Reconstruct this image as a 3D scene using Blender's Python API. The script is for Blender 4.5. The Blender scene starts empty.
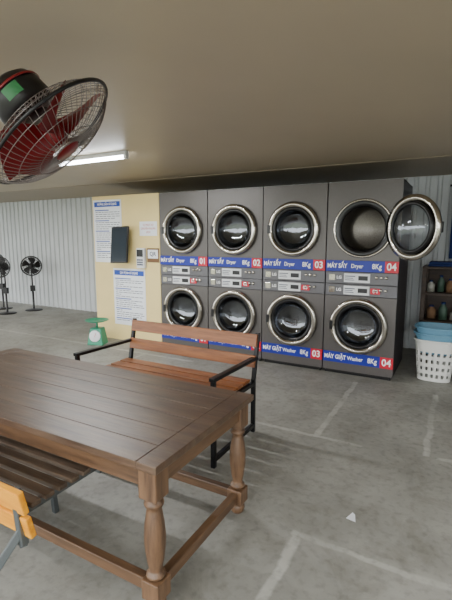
import bpy, bmesh, math, random
from mathutils import Vector, Matrix
random.seed(4)
D=bpy.data; C=bpy.context; COL=C.scene.collection
def L(r,g,b):
    f=lambda c:(c/255/12.92 if c/255<=0.04045 else ((c/255+0.055)/1.055)**2.4)
    return (f(r),f(g),f(b),1)
# ---------------- materials
def pm(name,rgb,rough=.5,metal=0,noise=0,nscale=8,bump=0,bscale=60,coat=0,emit=0,stretch=(1,1,1),alpha=None):
    m=D.materials.new(name); m.use_nodes=True; nt=m.node_tree; b=nt.nodes['Principled BSDF']
    c=L(*rgb); b.inputs['Base Color'].default_value=c
    b.inputs['Roughness'].default_value=rough; b.inputs['Metallic'].default_value=metal
    if coat: b.inputs['Coat Weight'].default_value=coat; b.inputs['Coat Roughness'].default_value=.12
    if emit: b.inputs['Emission Color'].default_value=c; b.inputs['Emission Strength'].default_value=emit
    tc=nt.nodes.new('ShaderNodeTexCoord'); mp=nt.nodes.new('ShaderNodeMapping'); mp.inputs['Scale'].default_value=stretch
    nt.links.new(tc.outputs['Object'],mp.inputs['Vector'])
    if noise:
        n=nt.nodes.new('ShaderNodeTexNoise'); n.inputs['Scale'].default_value=nscale; n.inputs['Detail'].default_value=6
        nt.links.new(mp.outputs['Vector'],n.inputs['Vector'])
        r=nt.nodes.new('ShaderNodeValToRGB'); r.color_ramp.elements[0].position=.3; r.color_ramp.elements[1].position=.7
        r.color_ramp.elements[0].color=tuple(x*(1-noise) for x in c[:3])+(1,)
        r.color_ramp.elements[1].color=tuple(min(1,x*(1+noise)) for x in c[:3])+(1,)
        nt.links.new(n.outputs['Fac'],r.inputs['Fac']); nt.links.new(r.outputs['Color'],b.inputs['Base Color'])
    if bump:
        n2=nt.nodes.new('ShaderNodeTexNoise'); n2.inputs['Scale'].default_value=bscale; n2.inputs['Detail'].default_value=4
        nt.links.new(mp.outputs['Vector'],n2.inputs['Vector'])
        bp=nt.nodes.new('ShaderNodeBump'); bp.inputs['Strength'].default_value=bump; bp.inputs['Distance'].default_value=.01
        nt.links.new(n2.outputs['Fac'],bp.inputs['Height']); nt.links.new(bp.outputs['Normal'],b.inputs['Normal'])
    return m
def glassmat(name,tint,fac):
    m=D.materials.new(name); m.use_nodes=True; nt=m.node_tree; nt.nodes.clear()
    o=nt.nodes.new('ShaderNodeOutputMaterial'); mx=nt.nodes.new('ShaderNodeMixShader')
    t=nt.nodes.new('ShaderNodeBsdfTransparent'); t.inputs[0].default_value=tint
    g=nt.nodes.new('ShaderNodeBsdfGlossy'); g.inputs['Roughness'].default_value=.06; g.inputs['Color'].default_value=(.85,.9,1,1)
    mx.inputs[0].default_value=fac
    nt.links.new(t.outputs[0],mx.inputs[1]); nt.links.new(g.outputs[0],mx.inputs[2]); nt.links.new(mx.outputs[0],o.inputs[0])
    return m
def woodmat(name,c1,c2,rough,axis='x',scale=1,coat=.3,bump=.15,wear=0):
    m=D.materials.new(name); m.use_nodes=True; nt=m.node_tree; b=nt.nodes['Principled BSDF']
    tc=nt.nodes.new('ShaderNodeTexCoord'); mp=nt.nodes.new('ShaderNodeMapping')
    s={'x':(1.2,14,14),'z':(14,14,1.2),'y':(14,1.2,14)}[axis]; mp.inputs['Scale'].default_value=tuple(v*scale for v in s)
    nt.links.new(tc.outputs['Object'],mp.inputs['Vector'])
    n=nt.nodes.new('ShaderNodeTexNoise'); n.inputs['Scale'].default_value=2.2; n.inputs['Detail'].default_value=9; n.inputs['Roughness'].default_value=.65
    nt.links.new(mp.outputs['Vector'],n.inputs['Vector'])
    r=nt.nodes.new('ShaderNodeValToRGB'); r.color_ramp.elements[0].position=.32; r.color_ramp.elements[1].position=.68
    r.color_ramp.elements[0].color=L(*c1); r.color_ramp.elements[1].color=L(*c2)
    nt.links.new(n.outputs['Fac'],r.inputs['Fac'])
    outc=r.outputs['Color']
    if wear:
        mw=nt.nodes.new('ShaderNodeMapping'); mw.inputs['Scale'].default_value=(1.5,5,5); nt.links.new(tc.outputs['Object'],mw.inputs['Vector'])
        n3=nt.nodes.new('ShaderNodeTexNoise'); n3.inputs['Scale'].default_value=3.0; n3.inputs['Detail'].default_value=7
        nt.links.new(mw.outputs['Vector'],n3.inputs['Vector'])
        r3=nt.nodes.new('ShaderNodeValToRGB'); r3.color_ramp.elements[0].position=.35; r3.color_ramp.elements[1].position=.75
        nt.links.new(n3.outputs['Fac'],r3.inputs['Fac'])
        mu=nt.nodes.new('ShaderNodeMath'); mu.operation='MULTIPLY'; mu.inputs[1].default_value=wear; nt.links.new(r3.outputs['Color'],mu.inputs[0])
        mx=nt.nodes.new('ShaderNodeMix'); mx.data_type='RGBA'; nt.links.new(mu.outputs[0],mx.inputs['Factor']); nt.links.new(outc,mx.inputs['A']); mx.inputs['B'].default_value=L(120,102,84)
        outc=mx.outputs['Result']
    nt.links.new(outc,b.inputs['Base Color'])
    bp=nt.nodes.new('ShaderNodeBump'); bp.inputs['Strength'].default_value=bump; bp.inputs['Distance'].default_value=.01
    nt.links.new(n.outputs['Fac'],bp.inputs['Height']); nt.links.new(bp.outputs['Normal'],b.inputs['Normal'])
    b.inputs['Roughness'].default_value=rough
    b.inputs['Coat Weight'].default_value=coat; b.inputs['Coat Roughness'].default_value=.3 if wear else .2
    return m
def floormat():
    m=D.materials.new('concrete_floor'); m.use_nodes=True; nt=m.node_tree; b=nt.nodes['Principled BSDF']; N=nt.nodes.new; K=nt.links.new
    tc=N('ShaderNodeTexCoord')
    n=N('ShaderNodeTexNoise'); n.inputs['Scale'].default_value=1.1; n.inputs['Detail'].default_value=10; n.inputs['Roughness'].default_value=.62
    K(tc.outputs['Object'],n.inputs['Vector'])
    r=N('ShaderNodeValToRGB'); r.color_ramp.elements[0].position=.32; r.color_ramp.elements[1].position=.68
    r.color_ramp.elements[0].color=L(128,127,120); r.color_ramp.elements[1].color=L(168,167,160); K(n.outputs['Fac'],r.inputs['Fac'])
    # slight wobble of the filled joints
    nw=N('ShaderNodeTexNoise'); nw.inputs['Scale'].default_value=6; nw.inputs['Detail'].default_value=5; K(tc.outputs['Object'],nw.inputs['Vector'])
    vm=N('ShaderNodeVectorMath'); vm.operation='SUBTRACT'; vm.inputs[1].default_value=(.5,.5,.5); K(nw.outputs['Color'],vm.inputs[0])
    vs=N('ShaderNodeVectorMath'); vs.operation='SCALE'; vs.inputs['Scale'].default_value=.05; K(vm.outputs['Vector'],vs.inputs[0])
    va=N('ShaderNodeVectorMath'); K(tc.outputs['Object'],va.inputs[0]); K(vs.outputs['Vector'],va.inputs[1])
    sx=N('ShaderNodeSeparateXYZ'); K(va.outputs['Vector'],sx.inputs[0])
    segs=[(-.61,-.57,1.0,1.75),(-.62,1.9,1.755,1.785),(-1.3,-.5,2.79,2.82),(-.84,-.80,2.82,4.1),(-.14,-.105,2.88,4.1),(-3.3,-3.26,2.7,3.9),(-6.5,-2.6,3.88,3.92),(.7,.74,1.78,2.9),(-1.9,-1.86,2.2,3.3),(-4.8,-4.76,1.5,3.2),(-.05,1.9,2.86,2.89)]
    acc=None
    def ma(op,a,bv,c=None):
        q=N('ShaderNodeMath'); q.operation=op
        for i,v in enumerate((a,bv)):
            if isinstance(v,(int,float)): q.inputs[i].default_value=v
            else: K(v,q.inputs[i])
        return q.outputs[0]
    for x0,x1,y0,y1 in segs:
        mm=[]
        for s,lo,hi in ((sx.outputs['X'],x0,x1),(sx.outputs['Y'],y0,y1)):
            d=ma('ABSOLUTE',ma('SUBTRACT',s,(lo+hi)/2),0)
            rr=N('ShaderNodeMapRange'); rr.inputs['From Min'].default_value=(hi-lo)/2-.004; rr.inputs['From Max'].default_value=(hi-lo)/2+.008; rr.inputs['To Min'].default_value=1; rr.inputs['To Max'].default_value=0
            K(d,rr.inputs['Value']); mm.append(rr.outputs[0])
        s=ma('MULTIPLY',mm[0],mm[1]); acc=s if acc is None else ma('MAXIMUM',acc,s)
    n2=N('ShaderNodeTexNoise'); n2.inputs['Scale'].default_value=2.3; n2.inputs['Detail'].default_value=7; K(tc.outputs['Object'],n2.inputs['Vector'])
    r2=N('ShaderNodeMapRange'); r2.inputs['From Min'].default_value=.38; r2.inputs['From Max'].default_value=.6; r2.inputs['To Min'].default_value=.15; r2.inputs['To Max'].default_value=.65; K(n2.outputs['Fac'],r2.inputs['Value'])
    fac=ma('MULTIPLY',acc,r2.outputs[0])
    mx=N('ShaderNodeMix'); mx.data_type='RGBA'; K(fac,mx.inputs['Factor']); K(r.outputs['Color'],mx.inputs['A']); mx.inputs['B'].default_value=L(196,195,188)
    # dark specks
    n3=N('ShaderNodeTexNoise'); n3.inputs['Scale'].default_value=26; n3.inputs['Detail'].default_value=7; K(tc.outputs['Object'],n3.inputs['Vector'])
    r3=N('ShaderNodeValToRGB'); r3.color_ramp.elements[0].position=.3; r3.color_ramp.elements[1].position=.5
    r3.color_ramp.elements[0].color=(.78,.78,.78,1); K(n3.outputs['Fac'],r3.inputs['Fac'])
    m2=N('ShaderNodeMix'); m2.data_type='RGBA'; m2.blend_type='MULTIPLY'; m2.inputs['Factor'].default_value=1; K(mx.outputs['Result'],m2.inputs['A']); K(r3.outputs['Color'],m2.inputs['B'])
    # medium stains
    n4=N('ShaderNodeTexNoise'); n4.inputs['Scale'].default_value=4.2; n4.inputs['Detail'].default_value=8; n4.inputs['Roughness'].default_value=.7; n4.inputs['Distortion'].default_value=.6; K(tc.outputs['Object'],n4.inputs['Vector'])
    r4=N('ShaderNodeValToRGB'); r4.color_ramp.elements[0].position=.36; r4.color_ramp.elements[1].position=.52
    r4.color_ramp.elements[0].color=(.80,.79,.77,1); K(n4.outputs['Fac'],r4.inputs['Fac'])
    m3=N('ShaderNodeMix'); m3.data_type='RGBA'; m3.blend_type='MULTIPLY'; m3.inputs['Factor'].default_value=1; K(m2.outputs['Result'],m3.inputs['A']); K(r4.outputs['Color'],m3.inputs['B'])
    K(m3.outputs['Result'],b.inputs['Base Color'])
    bp=N('ShaderNodeBump'); bp.inputs['Strength'].default_value=.12; bp.inputs['Distance'].default_value=.01; K(n3.outputs['Fac'],bp.inputs['Height']); K(bp.outputs['Normal'],b.inputs['Normal'])
    b.inputs['Roughness'].default_value=.55
    return m
M=dict(
 floor=floormat(),
 ceil=pm('ceiling_paint',(184,169,146),.42,noise=.05,nscale=1.2),
 ceilshade=pm('ceiling_paint_shaded',(160,146,125),.5),  # ceiling colour darkened to paint in the shade above the machines
 corr=pm('corrugated_sheet',(194,198,200),.45,noise=.04,nscale=3),
 cream=pm('cream_panel',(234,211,146),.6,noise=.03,nscale=4),
 plain=pm('outside_ground',(120,125,105),.9,noise=.1,nscale=2),
 body=pm('graphite_enamel',(92,88,86),.36,metal=.35,noise=.03,nscale=40),
 bodyside=pm('graphite_side',(60,58,60),.42,metal=.3),
 panelgrey=pm('control_panel_grey',(98,97,100),.4,metal=.3),
 white=pm('white_plastic',(220,222,224),.4),
 black=pm('black_plastic',(12,12,14),.35),
 rubber=pm('dark_bezel',(18,17,19),.3),
 chrome=pm('brushed_chrome',(184,178,168),.14,metal=1),
 steel=pm('drum_steel',(120,116,110),.35,metal=.85,noise=.2,nscale=90),
 blue=pm('label_blue',(8,34,150),.4),
 red=pm('label_red',(200,8,45),.4),
 txt=pm('text_white',(250,250,250),.5),
 txtblue=pm('text_blue',(10,66,170),.5),
 txtdark=pm('text_dark',(50,56,84),.6),
 txtred=pm('text_red',(190,50,40),.6),
 poster=pm('poster_paper',(236,239,244),.5),
 glass=glassmat('door_glass',(.40,.41,.42,1),.15),
 glassopen=glassmat('door_glass_clear',(.86,.89,.90,1),.12),
 ttop=woodmat('walnut_table_top',(52,37,28),(98,74,56),.38,'x',1,.12,.3,.4),
 tleg=woodmat('table_leg_wood',(78,56,39),(126,95,68),.45,'z',1,.15),
 trail=woodmat('table_rail_wood',(70,50,34),(114,85,60),.45,'x',1,.15),
 traily=woodmat('table_rail_wood_y',(70,50,34),(114,85,60),.45,'y',1,.15),
 slat=woodmat('varnished_slat',(110,62,28),(166,104,56),.45,'x',1,.1),
 slatdark=woodmat('weathered_slat',(62,50,40),(118,100,84),.36,'x',1,.25),
 orange=woodmat('orange_slat',(200,118,8),(240,168,30),.45,'x',1,.1),
 frame=pm('bench_frame_black',(18,18,20),.35,metal=.4),
 gframe=pm('galvanised_frame',(110,116,118),.35,metal=.7),
 wire=pm('fan_wire',(140,134,132),.3,metal=.8),
 fred=pm('fan_blade_red',(120,8,16),.35),
 fblack=pm('fan_black',(16,14,16),.35),
 stick=pm('fan_sticker_green',(40,110,60),.5),
 tube=pm('tube_light',(240,246,250),.4,emit=30),
 green=pm('scale_green',(40,140,108),.4),
 bask=pm('basket_white',(225,225,220),.5),
 bask2=pm('basket_teal',(104,152,178),.45),
 rack=woodmat('rack_wood',(44,34,27),(74,57,45),.6,'x',1,0),
 bluecloth=pm('blue_cloth',(14,40,96),.8,noise=.1,nscale=10),
 dullred=pm('dull_red_plastic',(110,44,40),.5), dullgreen=pm('dull_green_plastic',(60,84,70),.5), dullwhite=pm('dull_white_plastic',(150,148,140),.5),
 screen=pm('screen_glass',(40,50,60),.12),
 cardboard=pm('cardboard',(120,90,62),.8),
)
# ---------------- helpers
def empty(name,loc=(0,0,0),rz=0):
    e=D.objects.new(name,None); e.location=loc; e.rotation_euler=(0,0,rz); COL.objects.link(e); e.empty_display_size=.1; return e
def mesh(name,vs,fs,mat,parent=None,smooth=False,mtx=None):
    me=D.meshes.new(name); me.from_pydata([tuple(v) for v in vs],[],fs); 
    if mtx is not None: me.transform(mtx)
    bm=bmesh.new(); bm.from_mesh(me); bmesh.ops.recalc_face_normals(bm,faces=bm.faces); bm.to_mesh(me); bm.free()
    me.materials.append(mat)
    if smooth:
        for p in me.polygons: p.use_smooth=True
    o=D.objects.new(name,me); COL.objects.link(o)
    if parent: o.parent=parent
    return o
def boxes(name,lst,mat,parent=None,bevel=0,mtx=None):
    """lst of (x0,x1,y0,y1,z0,z1)"""
    bm=bmesh.new()
    for (x0,x1,y0,y1,z0,z1) in lst:
        r=bmesh.ops.create_cube(bm,size=1)
        for v in r['verts']:
            v.co=Vector(((x0+x1)/2+v.co.x*(x1-x0),(y0+y1)/2+v.co.y*(y1-y0),(z0+z1)/2+v.co.z*(z1-z0)))
    if bevel: bmesh.ops.bevel(bm,geom=list(bm.edges),offset=bevel,segments=2,affect='EDGES',profile=.5)
    me=D.meshes.new(name); bm.to_mesh(me); bm.free()
    if mtx is not None: me.transform(mtx)
    me.materials.append(mat); o=D.objects.new(name,me); COL.objects.link(o)
    if parent: o.parent=parent
    return o
def box(name,x0,x1,y0,y1,z0,z1,mat,parent=None,bevel=0,mtx=None): return boxes(name,[(x0,x1,y0,y1,z0,z1)],mat,parent,bevel,mtx)
def beam(name,p0,p1,w,h,mat,parent=None,bevel=.003):
    p0=Vector(p0);p1=Vector(p1);d=p1-p0;q=d.to_track_quat('X','Z').to_matrix().to_4x4()
    return box(name,0,d.length,-w/2,w/2,-h/2,h/2,mat,parent,bevel,Matrix.Translation(p0)@q)
def lathe(name,prof,mat,parent=None,mtx=None,n=48,smooth=True,closed=False):
    """profile (r,z) about z axis"""
    vs=[];fs=[]
    for i in range(n):
        a=2*math.pi*i/n
        for r,z in prof: vs.append((r*math.cos(a),r*math.sin(a),z))
    k=len(prof)
    for i in range(n):
        j=(i+1)%n
        for q in range(k-1 if not closed else k):
            q2=(q+1)%k
            fs.append((i*k+q,j*k+q,j*k+q2,i*k+q2))
    o=mesh(name,vs,fs,mat,parent,smooth,mtx)
    bm=bmesh.new(); bm.from_mesh(o.data); bmesh.ops.remove_doubles(bm,verts=bm.verts,dist=1e-5); bmesh.ops.recalc_face_normals(bm,faces=bm.faces); bm.to_mesh(o.data); bm.free()
    return o
def curve2mesh(name,splines,r,mat,parent=None,mtx=None,res=1,cyc=None):
    cu=D.curves.new(name,'CURVE'); cu.dimensions='3D'; cu.bevel_depth=r; cu.bevel_resolution=res; cu.use_fill_caps=True
    for i,pts in enumerate(splines):
        s=cu.splines.new('POLY'); s.points.add(len(pts)-1)
        for p,c in zip(s.points,pts): p.co=(c[0],c[1],c[2],1)
        s.use_cyclic_u = bool(cyc and cyc[i])
    t=D.objects.new('t',cu); COL.objects.link(t); C.view_layer.update()
    me=D.meshes.new_from_object(t.evaluated_get(C.evaluated_depsgraph_get())); D.objects.remove(t)
    if mtx is not None: me.transform(mtx)
    me.materials.clear(); me.materials.append(mat); me.name=name
    for p in me.polygons: p.use_smooth=True
    o=D.objects.new(name,me); COL.objects.link(o)
    if parent: o.parent=parent
    return o
def text(name,body,size,loc,mat,parent=None,bold=0,align='LEFT',sx=1):
    cu=D.curves.new(name,'FONT'); cu.body=body; cu.size=size; cu.align_x=align; cu.align_y='CENTER'; cu.extrude=.0004; cu.offset=bold; cu.resolution_u=3
    t=D.objects.new('t',cu); COL.objects.link(t); C.view_layer.update()
    me=D.meshes.new_from_object(t.evaluated_get(C.evaluated_depsgraph_get())); D.objects.remove(t)
    me.transform(Matrix.Translation(loc)@Matrix.Rotation(math.pi/2,4,'X')@Matrix.Diagonal((sx,1,1,1)))
    me.materials.clear(); me.materials.append(mat); me.name=name
    o=D.objects.new(name,me); COL.objects.link(o)
    if parent: o.parent=parent
    return o
RX=Matrix.Rotation(math.pi/2,4,'X')  # z axis -> -y
# ---------------- room shell (x along the machine row, y towards back wall)
CZ=2.12
box('floor',-13,3.1,-2.0,5.9,-.1,0,M['floor'])
mesh('ground_outside',[(-60,-60,-.11),(60,-60,-.11),(60,60,-.11),(-60,60,-.11)],[(0,1,2,3)],M['plain'])
box('ceiling',-13,3.1,-1.6,5.9,CZ,CZ+.1,M['ceil'])
# corrugated back wall
vs=[];fs=[];x=-13;prof=[(0,0),(.07,0),(.085,-.02),(.115,-.02),(.13,0)]
pts=[]
while x<3.05:
    for dx,dy in prof[:-1]: pts.append((x+dx,5.74+dy))
    x+=.13
for p in pts: vs+= [(p[0],p[1],0),(p[0],p[1],CZ)]
for i in range(len(pts)-1): fs.append((2*i,2*i+2,2*i+3,2*i+1))
mesh('wall_back',vs,fs,M['corr'])
box('wall_right',3.0,3.1,-1.6,5.74,0,CZ,M['corr'])
# cream partition (closed closet beside the machines)
box('wall_partition',-4.47,-3.335,4.30,5.70,0,1.94,M['cream'],bevel=.004)
# ceiling shade over the machines, painted as a darker sheet (barely proud of the ceiling)
box('ceiling_shade_band_1',-13,3.0,4.40,5.70,CZ-.006,CZ-.001,M['ceilshade'])
# ---------------- machines
def panel_hole(name,x0,x1,z0,z1,cx,cz,r,mat,parent,y=0,th=.018):
    angs=[2*math.pi*i/64 for i in range(64)]
    angs+= [math.atan2(zz-cz,xx-cx)%(2*math.pi) for xx in (x0,x1) for zz in (z0,z1)]
    angs=sorted(angs); vs=[];fs=[]
    for a in angs:
        c,s=math.cos(a),math.sin(a); t=1e9
        if c>1e-9:t=min(t,(x1-cx)/c)
        if c<-1e-9:t=min(t,(x0-cx)/c)
        if s>1e-9:t=min(t,(z1-cz)/s)
        if s<-1e-9:t=min(t,(z0-cz)/s)
        vs+=[(cx+r*c,y+th,cz+r*s),(cx+r*c,y,cz+r*s),(cx+t*c,y,cz+t*s),(cx+t*c,y+th,cz+t*s)]
    n=len(angs)
    for i in range(n):
        j=(i+1)%n
        for q in range(3): fs.append((4*i+q,4*j+q,4*j+q+1,4*i+q+1))
    return mesh(name,vs,fs,mat,parent)
def door(parent,cx,cz,tag,mtx=None,clear=False):
    B=Matrix.Translation((cx,0,cz))@RX
    if mtx is not None: B=mtx@B
    lathe(tag+'_door_ring',[(.282,.002),(.284,.022),(.276,.042),(.262,.050),(.244,.050),(.230,.040),(.224,.024),(.224,.004)],M['chrome'],parent,B,64,closed=True)
    lathe(tag+'_door_bezel',[(.2245,.026),(.215,.030),(.202,.026),(.192,.012),(.192,-.012),(.220,-.012)],M['rubber'],parent,B,64,closed=True)
    lathe(tag+'_door_glass',[(.194,.014),(.178,-.02),(.155,-.052),(.115,-.072),(.05,-.080),(.0001,-.081)],M['glassopen' if clear else 'glass'],parent,B,48)
    boxes(tag+'_door_handle',[(-.276,-.242,-.045,.045,.044,.062)],M['rubber'],parent,.006,B)
def machine(i):
    cx=-3.31+.70*i+.35
    p=empty('stacked_washer_dryer',(cx,4.27,0)); w=.3445
    boxes('cabinet',[(-w,-w+.02,.018,.76,.04,1.93),(w-.02,w,.018,.76,.04,1.93),(-w,w,.74,.76,.04,1.93),(-w,w,.018,.76,1.91,1.93),(-w,w,.018,.76,.04,.06),(-w+.02,w-.02,.03,.74,.92,.94)],M['bodyside'],p,.003)
    boxes('plinth',[(-w+.02,w-.02,.03,.73,.0,.04)],M['black'],p)
    panel_hole('dryer_front',-w,w,1.172,1.93,0,1.48,.222,M['body'],p)
    panel_hole('washer_front',-w,w,.04,.817,0,.52,.222,M['body'],p)
    boxes('dryer_control_panel',[(-w,w,.004,.03,.938,1.058)],M['panelgrey'],p,.004)
    boxes('washer_control_panel',[(-w,w,.004,.03,.82,.934)],M['panelgrey'],p,.004)
    for z,t in ((1.0,'dryer'),(.877,'washer')):
        boxes(t+'_panel_plate',[(-.16,.09,-.003,.006,z-.044,z+.044)],M['white'],p,.002)
        boxes(t+'_display',[(-.02,.07,-.006,.0,z-.022,z+.022)],M['black'],p,.001)
        boxes(t+'_display_caption',[(-.15,-.05,-.0045,-.002,z+.012,z+.02),(-.15,-.07,-.0045,-.002,z-.006,z+.0),(-.15,-.06,-.0045,-.002,z-.024,z-.018)],M['txtdark'],p)
        for k in range(3):
            lathe(t+'_button_%d'%k,[(.0001,.014),(.013,.014),(.015,.01),(.015,0)],M['chrome'],p,Matrix.Translation((.15+k*.045,.002,z+.01))@RX,20)
        boxes(t+'_coin_slot',[(-.31,-.25,-.002,.004,z-.03,z+.03)],M['chrome'],p,.002)
        text(t+'_brand_text','LG',.042,(-.235,.001,z),M['txt'],p,.001)
    boxes('number_tag',[(.1,.19,-.008,.0,.85,.905)],M['red'],p); 
    text('number_tag_text','0%d'%(i+1),.05,(.145,-.0095,.877),M['txt'],p,.001,'CENTER')
    for z0,z1,a,b,t in ((1.062,1.17,'MÁY SẤY','Dryer','dryer'),(.125,.235,'MÁY GIẶT','Washer','washer')):
        z=(z0+z1)/2
        boxes(t+'_label_blue',[(-w,.222,-.006,.012,z0,z1)],M['blue'],p)
        boxes(t+'_label_red',[(.222,w,-.006,.012,z0,z1)],M['red'],p)
        text(t+'_label_text',a,.062,(-.33,-.0075,z),M['txt'],p,.0016,sx=.78)
        text(t+'_label_text_2',b,.056,(-.095,-.0075,z),M['txt'],p,.0008,sx=.85)
        text(t+'_label_text_3','8Kg',.07,(.105,-.0075,z),M['txt'],p,.001,sx=.8)
        text(t+'_label_number','0%d'%(i+1),.098,(.283,-.0075,z),M['txt'],p,.002,'CENTER',sx=.9)
    for z,t in ((1.48,'dryer'),(.52,'washer')):
        B=Matrix.Translation((0,0,z))@RX
        lathe(t+'_drum',[(.222,-.018),(.236,-.06),(.245,-.10),(.245,-.50),(.20,-.53),(.0001,-.54)],M['steel'],p,B,48)
        lathe(t+'_gasket',[(.222,.0),(.205,-.01),(.21,-.05),(.232,-.07)],M['rubber'],p,B,48)
    if i==3:
        B=Matrix.Translation((0,0,1.48))@RX
        lathe('dryer_port_rim',[(.283,.002),(.283,.012),(.262,.016),(.262,.012),(.235,.012),(.222,-.005)],M['chrome'],p,B,64)
        lathe('dryer_port_seal',[(.262,.014),(.236,.02),(.214,.004)],M['rubber'],p,B,64)
        H=Matrix.Translation((.266,-.05,0)); R=H@Matrix.Rotation(math.radians(144),4,'Z')@H.inverted()
        door(p,0,1.48,'dryer',R,True)
        boxes('dryer_door_hinge',[(.262,.30,-.06,0,1.42,1.54)],M['chrome'],p,.004)
        door(p,0,.52,'washer')
    else:
        door(p,0,1.48,'dryer'); door(p,0,.52,'washer')
    return p
for i in range(4): machine(i)
# ---------------- wall posters etc (on partition front y=4.30)
def poster(x0,x1,z0,z1,title,nlines):
    p=empty('instruction_poster',((x0+x1)/2,4.2998,(z0+z1)/2)); w=(x1-x0)/2; h=(z1-z0)/2
    boxes('sheet',[(-w,w,-.004,0,-h,h)],M['poster'],p)
    boxes('header',[(-w+.02,w-.02,-.005,-.003,h-.09,h-.025)],M['txtblue'],p)
    text('title',title,.042,(0,-.006,h-.058),M['txt'],p,.0008,'CENTER',sx=.75)
    bl=[];z=h-.13
    hb=[]
    for k in range(nlines):
        if k%5==0: hb.append((-w+.03,-w+.03+w*1.0,-.005,-.003,z-.012,z))
        else:
            xx=-w+.04
            while xx<w-.06:
                l=random.uniform(.03,.08); l=min(l,w-.03-xx); bl.append((xx,xx+l,-.005,-.003,z-.007,z)); xx+=l+.012
                if random.random()<.06: break
        z-=(2*h-.17)/nlines
    boxes('body_text',bl,M['txtdark'],p); boxes('section_titles',hb,M['txtblue'],p)
poster(-4.45,-3.95,1.06,1.89,'HƯỚNG DẪN SỬ DỤNG',24)
poster(-4.13,-3.58,.22,.985,'QUY ĐỊNH SỬ DỤNG',22)
p=empty('paper_notice',(-3.51,4.2998,1.505)); boxes('sheet',[(-.14,.14,-.003,0,-.09,.09)],M['poster'],p)
for k in range(3): text('line_%d'%k,['TỰ PHỤC VỤ','CHUYỂN KHOẢN','24/24'][k],.036,(0,-.004,.045-.045*k),M['txtred'],p,0,'CENTER',sx=.8)
p=empty('wall_tablet',(-3.88,4.17,1.30)); T=Matrix.Rotation(math.radians(-8),4,'X')@Matrix.Rotation(math.radians(-4),4,'Z')@Matrix.Rotation(math.radians(-2),4,'Y')
boxes('case',[(-.15,.15,-.015,.015,-.235,.235)],M['black'],p,.008,T)
boxes('screen',[(-.135,.135,-.018,-.014,-.215,.215)],M['screen'],p,0,T)
boxes('wall_arm',[(-.03,.03,.0,.13,-.03,.03)],M['black'],p,.004)
p=empty('payment_terminal',(-3.61,4.27,1.13)); boxes('case',[(-.065,.065,-.03,.028,-.13,.13)],M['white'],p,.012)
boxes('screen',[(-.05,.05,-.033,-.029,.02,.11)],M['black'],p); boxes('keypad',[(-.045+.033*a,-.02+.033*a,-.035,-.03,-.03-.03*b,-.012-.03*b) for a in range(3) for b in range(3)],M['txtdark'],p)
p=empty('price_sign',(-3.44,4.2998,1.17)); boxes('board',[(-.095,.095,-.008,0,-.09,.09)],M['cardboard'],p,.003); boxes('label',[(-.08,.08,-.01,-.007,-.04,.07)],M['poster'],p)
text('caption','QR',.07,(0,-.0115,.015),M['txtdark'],p,.001,'CENTER')
# ---------------- table
def turned_leg(name,p,x,y,h):
    s=.04
    boxes(name+'_block',[(x-s,x+s,y-s,y+s,h-.12,h),(x-s,x+s,y-s,y+s,.055,.135)],M['tleg'],p,.005)
    lathe(name+'_turning',[(.0001,.135),(.024,.135),(.036,.145),(.036,.155),(.026,.162),(.024,.17),(.033,.21),(.04,.27),(.041,.31),(.037,.36),(.029,.41),(.025,.425),(.036,.432),(.038,.44),(.034,.449),(.027,.453),(.027,.458),(.038,.464),(.038,h-.12),(.0001,h-.12)],M['tleg'],p,Matrix.Translation((x,y,0)),28)
    lathe(name+'_foot',[(.0001,.055),(.025,.055),(.036,.042),(.038,.03),(.034,.012),(.026,0),(.0001,0)],M['tleg'],p,Matrix.Translation((x,y,0)),28)
tx0,tx1,ty0,ty1,tz=-2.75,-.865,1.065,1.85,.62
p=empty('dining_table',(0,0,0))
n=6; wd=(ty1-ty0-.002)/n
boxes('top_boards',[(tx0+.09,tx1-.09,ty0+k*wd+.0008,ty0+(k+1)*wd-.0008,tz-.03,tz) for k in range(n)],M['ttop'],p,.002)
boxes('top_breadboard_ends',[(tx0,tx0+.089,ty0,ty1,tz-.03,tz),(tx1-.089,tx1,ty0,ty1,tz-.03,tz)],M['ttop'],p,.003)
boxes('top_underside',[(tx0+.01,tx1-.01,ty0+.01,ty1-.01,tz-.038,tz-.028)],M['trail'],p)
boxes('apron_long',[(tx0+.05,tx1-.05,ty0+.035,ty0+.06,tz-.115,tz-.036),(tx0+.05,tx1-.05,ty1-.06,ty1-.035,tz-.115,tz-.036)],M['trail'],p,.003)
boxes('apron_short',[(tx0+.035,tx0+.06,ty0+.05,ty1-.05,tz-.115,tz-.036),(tx1-.06,tx1-.035,ty0+.05,ty1-.05,tz-.115,tz-.036)],M['traily'],p,.003)
ins=.06; k=0
for x in (tx0+ins,tx1-ins):
    for y in (ty0+ins,ty1-ins):
        turned_leg('leg_%d'%k,p,x,y,tz-.036); k+=1
boxes('stretcher_long',[(tx0+ins+.03,tx1-ins-.03,y-.018,y+.018,.07,.12) for y in (ty0+ins,ty1-ins)],M['trail'],p,.004)
boxes('stretcher_short',[(x-.018,x+.018,ty0+ins+.03,ty1-ins-.03,.07,.12) for x in (tx0+ins,tx1-ins)],M['traily'],p,.004)
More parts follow.
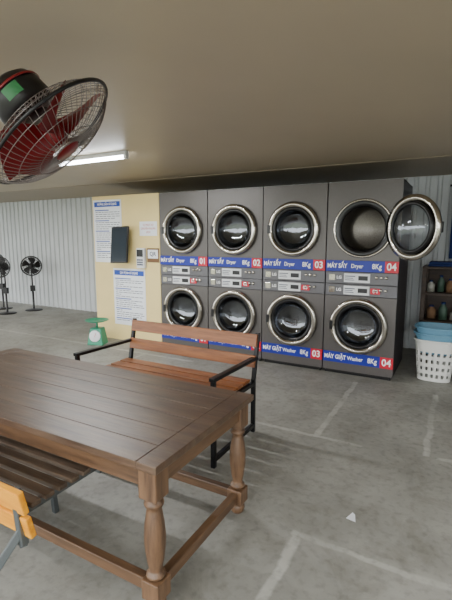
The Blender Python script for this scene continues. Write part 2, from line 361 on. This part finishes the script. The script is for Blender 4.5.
# ---------------- bench behind table (faces -y, back at +y)
def bench(x0,x1,yf,yb):
    p=empty('park_bench',(0,0,0)); t=.028
    for k,x in enumerate((x0,x1)):
        boxes('front_leg_%d'%k,[(x-t/2,x+t/2,yf-t/2,yf+t/2,0,.56)],M['frame'],p,.003)
        beam('back_leg_%d'%k,(x,yb,0),(x,yb,.40),t,t,M['frame'],p)
        beam('back_post_%d'%k,(x,yb,.38),(x,yb+.07,.72),t,t,M['frame'],p)
        beam('arm_rest_%d'%k,(x,yf-.02,.56),(x,yb+.03,.545),.04,.022,M['frame'],p)
        beam('seat_rail_%d'%k,(x,yf,.375),(x,yb,.365),t,t,M['frame'],p)
        beam('foot_rail_%d'%k,(x,yf,.05),(x,yb,.05),t,t,M['frame'],p)
    beam('cross_rail',(x0,yf+.02,.362),(x1,yf+.02,.362),.025,.025,M['frame'],p)
    beam('cross_rail_back',(x0,yb-.02,.352),(x1,yb-.02,.352),.025,.025,M['frame'],p)
    nn=5; g=(yb-yf-.03)/nn
    boxes('seat_slats',[(x0+.004,x1-.004,yf+.005+k*g,yf+.005+k*g+g-.018,.385,.407) for k in range(nn)],M['slat'],p,.004)
    tilt=Matrix.Translation((0,yb,.38))@Matrix.Rotation(-math.atan2(.07,.34),4,'X')
    boxes('back_slats',[(x0+.002,x1+.01,-.036,-.014,.10,.185),(x0+.002,x1+.01,-.036,-.014,.245,.335)],M['slat'],p,.004,tilt)
bench(-2.39,-1.245,2.09,2.65)
# second bench on the near side, seat tucked under the table, backrest towards viewer
p=empty('slatted_bench',(0,0,0)); bx0,bx1=-2.55,-1.19
boxes('seat_slats',[(bx0,bx1-.15,.86+k*.062,.86+k*.062+.042,.395,.415) for k in range(8)],M['slatdark'],p,.003)
boxes('seat_rails',[(x-.012,x+.012,.85,1.36,.365,.394) for x in (bx0+.1,(bx0+bx1)/2,bx1-.19)],M['gframe'],p,.002)
for k,x in enumerate((bx0+.1,bx1-.55)):
    beam('front_leg_%d'%k,(x,1.33,0),(x,1.30,.37),.026,.026,M['gframe'],p)
boxes('front_rail',[(bx0+.05,bx1-.17,1.28,1.31,.345,.368)],M['gframe'],p,.002)
for k,(x,dx) in enumerate(((bx0+.06,.1),(bx1-.03,-.20))):
    beam('back_leg_%d'%k,(x+dx,.60,.012),(x,.80,.44),.026,.026,M['gframe'],p)
    beam('back_post_%d'%k,(x,.80,.38),(x,.785,.59),.026,.026,M['gframe'],p)
beam('seat_brace',(bx1-.03,.80,.38),(bx1-.19,.88,.38),.026,.026,M['gframe'],p)
boxes('back_slats',[(bx0,bx1+.015,-.034,-.012,-.062,.025),(bx0,bx1+.015,-.034,-.012,-.160,-.078)],M['orange'],p,.004,Matrix.Translation((0,.80,.575))@Matrix.Rotation(math.radians(12),4,'X'))
# ---------------- fans
def cage_fan(p,R,depth,mtx,nw,blade,wr=.0014,wire='wire'):
    sp=[];cy=[]
    for sgn,nk in ((1,nw),(-1,nw)):
        for i in range(nk):
            a=2*math.pi*i/nk; pts=[]
            for t in range(8):
                f=t/7; r=.05*R/.25+(R-.05*R/.25)*f; z=sgn*depth*(1-f**3.2)
                aa=a+sgn*.25*(1-f)
                pts.append((r*math.cos(aa),r*math.sin(aa),z))
            sp.append(pts);cy.append(False)
        for f in (0.02,.35,.7,.9):
            r=.05*R/.25+(R-.05*R/.25)*f; z=sgn*depth*(1-f**3.2)
            sp.append([(r*math.cos(2*math.pi*j/40),r*math.sin(2*math.pi*j/40),z) for j in range(40)]);cy.append(True)
    curve2mesh('cage_wires',sp,wr,M[wire],p,mtx,0,cy)
    curve2mesh('cage_rim',[[(R*math.cos(2*math.pi*j/56),R*math.sin(2*math.pi*j/56),0) for j in range(56)]],wr*4.5,M['fblack'],p,mtx,2,[True])
    lathe('cage_badge',[(.0001,depth+.004),(.045*R/.25,depth+.003),(.05*R/.25,depth-.004)],M[blade],p,mtx,24)
    vs=[];fs=[];nb=5
    for b in range(nb):
        a0=2*math.pi*b/nb; base=len(vs); nr,na=7,5
        for ir in range(nr):
            fr=ir/(nr-1); r=R*(.16+.72*fr); half=.30+.18*math.sin(fr*math.pi*.8)
            for ia in range(na):
                fa=ia/(na-1)-.5; vs.append((r*math.cos(a0+fa*2*half+.25*fr),r*math.sin(a0+fa*2*half+.25*fr),fa*depth*1.0))
        for ir in range(nr-1):
            for ia in range(na-1):
                q=base+ir*na+ia; fs.append((q,q+1,q+na+1,q+na))
    mesh('blades',vs,fs,M[blade],p,True,mtx)
    lathe('hub',[(.0001,depth*.6),(R*.15,depth*.5),(R*.17,-depth*.5),(.0001,-depth*.6)],M[blade],p,mtx,24)
ax=Vector((.543,.381,-.746)).normalized(); q=ax.to_track_quat('Z','Y').to_matrix().to_4x4()
FC=Vector((-1.293,1.073,1.758))
fp=empty('mounted_fan',FC)
cage_fan(fp,.25,.075,q,60,'fred')
lathe('motor_housing',[(.0001,-.225),(.055,-.22),(.085,-.20),(.097,-.17),(.10,-.12),(.085,-.095),(.06,-.078),(.0001,-.078)],M['fblack'],fp,q,36)
lathe('motor_band',[(.0985,-.178),(.1005,-.178),(.102,-.170),(.0985,-.170)],M['fred'],fp,q,36,closed=True)
# sticker on the motor side that faces the room
vs=[];fs=[]
td=(q.inverted()@(Vector((0,0,1.4))-FC)); a0=math.atan2(td.y,td.x)
for k in range(7):
    a=a0-.30+.6*k/6
    for z,rr in ((-.164,.1005),(-.124,.1018)): vs.append((rr*math.cos(a),rr*math.sin(a),z))
for k in range(6): fs.append((2*k,2*k+2,2*k+3,2*k+1))
mesh('rating_sticker',vs,fs,M['stick'],fp,True,q)
mc=-ax*.17
beam('mount_arm',mc,mc+Vector((-.45,-.22,.02)),.04,.04,M['fblack'],fp)
e2=mc+Vector((-.44,-.215,.02))
beam('drop_pole',e2,(e2.x,e2.y,CZ-FC.z-.002),.04,.04,M['fblack'],fp)
def standing_fan(x,y,h,rz):
    p=empty('pedestal_fan',(x,y,0),rz)
    lathe('base',[(.0001,.03),(.05,.03),(.14,.018),(.16,.01),(.16,0),(.0001,0)],M['fblack'],p,None,32)
    lathe('pole',[(.018,.02),(.018,h*.5),(.012,h*.5),(.012,h-.02)],M['fblack'],p,None,16)
    T=Matrix.Translation((0,-.09,h))@Matrix.Rotation(math.radians(84),4,'X')
    cage_fan(p,.18,.05,T,24,'fblack',.0022,'fblack')
    lathe('motor',[(.0001,-.17),(.05,-.16),(.06,-.13),(.055,-.07),(.04,-.052),(.0001,-.052)],M['fblack'],p,T,24)
    boxes('control_box',[(-.045,.045,-.03,.03,h*.5-.06,h*.5+.05)],M['black'],p,.006)
standing_fan(-7.86,5.12,.90,.25); standing_fan(-7.30,4.82,.86,.35); standing_fan(-7.19,5.30,.86,.95)
# ---------------- tube light
def tube_light(x,y,power,rz=0):
    p=empty('fluorescent_light',(x,y,CZ),rz)
    boxes('housing',[(-.6,.6,-.02,.02,-.035,-.001)],M['white'],p,.003)
    boxes('end_caps',[(-.6,-.57,-.018,.018,-.065,-.03),(.57,.6,-.018,.018,-.065,-.03)],M['white'],p,.003)
    lathe('tube',[(.0001,-.57),(.014,-.57),(.014,.57),(.0001,.57)],M['tube'],p,Matrix.Translation((0,0,-.05))@Matrix.Rotation(math.pi/2,4,'Y'),16)
    l=D.lights.new('tube_lamp','AREA'); l.shape='RECTANGLE'; l.size=1.14; l.size_y=.04; l.energy=power; l.color=(.98,.98,.97)
    o=D.objects.new('tube_lamp',l); o.location=(0,0,-.07); COL.objects.link(o); o.parent=p
tube_light(-3.13,2.85,38)
tube_light(-7.2,2.85,42)  # unseen tube, added to brighten the back of the room
tube_light(-1.0,-.4,24); tube_light(1.9,1.6,34)  # two more unseen tubes, added as fill light
# ---------------- spring scale on floor
p=empty('spring_scale',(-4.15,3.98,0),math.radians(20))
vs=[(-.11,-.09,.0),(.11,-.09,.0),(.11,.09,.0),(-.11,.09,.0),(-.075,-.055,.22),(.075,-.055,.22),(.075,.07,.22),(-.075,.07,.22)]
o=mesh('body',vs,[(0,3,2,1),(0,1,5,4),(1,2,6,5),(2,3,7,6),(3,0,4,7),(4,5,6,7)],M['green'],p)
m=o.modifiers.new('b','BEVEL'); m.width=.01; m.segments=2
Tm=Matrix.Translation((0,-.078,.12))@Matrix.Rotation(math.radians(-9),4,'X')@RX
lathe('dial',[(.0001,.006),(.07,.006),(.075,.004),(.075,-.006)],M['white'],p,Tm,32)
beam('needle',(0,-.087,.11),(.02,-.08,.165),.004,.004,M['red'],p,0)
lathe('pan_post',[(.0001,.30),(.012,.30),(.012,.21),(.0001,.21)],M['green'],p,None,12)
lathe('pan',[(.0001,.298),(.10,.30),(.15,.318),(.152,.325),(.147,.322),(.10,.307),(.0001,.304)],M['green'],p,None,32)
# ---------------- laundry baskets
def basket(x,y,z0,h,r0,r1,mat):
    p=empty('laundry_basket',(x,y,z0)); n,mm=44,11; bm=bmesh.new(); g=[]
    def fp(a,r):
        c,s=math.cos(a),math.sin(a); k=(abs(c)**3.2+abs(s)**3.2)**(-1/3.2); return c*k*r,s*k*r*.8
    for j in range(mm+1):
        f=j/mm; r=r0+(r1-r0)*f; g.append([bm.verts.new((*fp(2*math.pi*i/n,r),h*f)) for i in range(n)])
    for j in range(mm):
        for i in range(n):
            if 1<=j<=mm-3 and i%2==0 and j%2==1: continue
            bm.faces.new((g[j][i],g[j][(i+1)%n],g[j+1][(i+1)%n],g[j+1][i]))
    bm.faces.new(list(reversed(g[0])))
    me=D.meshes.new('wall'); bm.to_mesh(me); bm.free(); me.materials.append(M[mat]); o=D.objects.new('basket_wall',me); COL.objects.link(o); o.parent=p
    s=o.modifiers.new('s','SOLIDIFY'); s.thickness=.004
    curve2mesh('rim',[[(*fp(2*math.pi*i/n,r1+.004),h) for i in range(n)]],.010,M[mat],p,None,2,[True])
basket(-.17,4.58,0.004,.40,.15,.185,'bask')
basket(-.165,4.585,.27,.20,.140,.198,'bask2')
basket(-.16,4.585,.33,.20,.135,.198,'bask2')
# ---------------- storage rack + things
p=empty('storage_rack',(0,0,0)); rx0,rx1,ry0,ry1=-.38,.62,5.2,5.62
boxes('posts',[(x,x+.045,y,y+.045,0,1.06) for x in (rx0,rx1-.045) for y in (ry0,ry1-.045)],M['rack'],p,.003)
boxes('shelves',[(rx0,rx1,ry0,ry1,z,z+.025) for z in (.12,.45,.76,1.05)],M['rack'],p,.003)
boxes('back_panel',[(rx0+.01,rx1-.01,ry1-.012,ry1,.12,1.05)],M['rack'],p)
for k,(x,z,c,hh,r) in enumerate(((-.29,.785,'dullwhite',.13,.04),(-.19,.785,'dullgreen',.19,.035),(-.09,.785,'cardboard',.15,.05),(-.0,.785,'dullred',.13,.03),(.12,.785,'dullwhite',.18,.045),(-.27,.475,'cardboard',.15,.05),(-.15,.475,'dullgreen',.20,.045),(-.03,.475,'dullwhite',.12,.05))):
    b=empty('detergent_bottle',(x,5.32+.03*(k%3),z+.001)); lathe('bottle',[(.0001,0),(r,0),(r,hh*.65),(r*.45,hh*.85),(r*.45,hh*.9)],M[c],b,None,20); lathe('cap',[(r*.5,hh*.88),(r*.5,hh),(.0001,hh)],M['bluecloth'],b,None,16)
b=empty('folded_cloth',(-.13,5.38,1.077)); boxes('layer',[(-.2,.17,-.14,.14,0,.022),(-.19,.165,-.135,.13,.023,.05)],M['bluecloth'],b,.008)
# hanging blue curtain at right
vs=[];fs=[];n=70
for i in range(n+1):
    x=-.14+1.3*i/n; y=5.60+.03*math.sin(i*.9)
    for z in (1.15,1.55,1.98): vs.append((x,y+.006*math.sin(i*2+z*5),z))
for i in range(n):
    for k in range(2): fs.append((3*i+k,3*i+3+k,3*i+4+k,3*i+1+k))
p=empty('hanging_curtain',(0,0,0)); mesh('cloth',vs,fs,M['bluecloth'],p,True); curve2mesh('rod',[[(-.18,5.60,1.98),(1.3,5.60,1.98)]],.012,M['frame'],p,None,2)
# paper scrap on the floor
mesh('paper_scrap',[(-.42,2.0,.002),(-.37,1.99,.003),(-.385,2.05,.002),(-.40,2.06,.004)],[(0,1,2,3)],M['poster'])
# ---------------- light
w=D.worlds.new('world'); C.scene.world=w; w.use_nodes=True; nt=w.node_tree; bg=nt.nodes['Background']
tc=nt.nodes.new('ShaderNodeTexCoord'); sp=nt.nodes.new('ShaderNodeSeparateXYZ'); rp=nt.nodes.new('ShaderNodeValToRGB')
nt.links.new(tc.outputs['Generated'],sp.inputs[0]); nt.links.new(sp.outputs['Z'],rp.inputs[0]); nt.links.new(rp.outputs[0],bg.inputs[0])
rp.color_ramp.elements[0].color=(.79,.81,.81,1); rp.color_ramp.elements[1].color=(.90,.93,.96,1)
bg.inputs[1].default_value=6.8
# ---------------- camera
cam=D.cameras.new('camera'); co=D.objects.new('camera',cam); COL.objects.link(co)
cam.sensor_fit='VERTICAL'; cam.sensor_height=24; cam.lens=17.0; cam.clip_start=.02
co.location=(0,0,1.4); co.rotation_euler=(math.radians(90-8.43),0,math.radians(29))
C.scene.camera=co
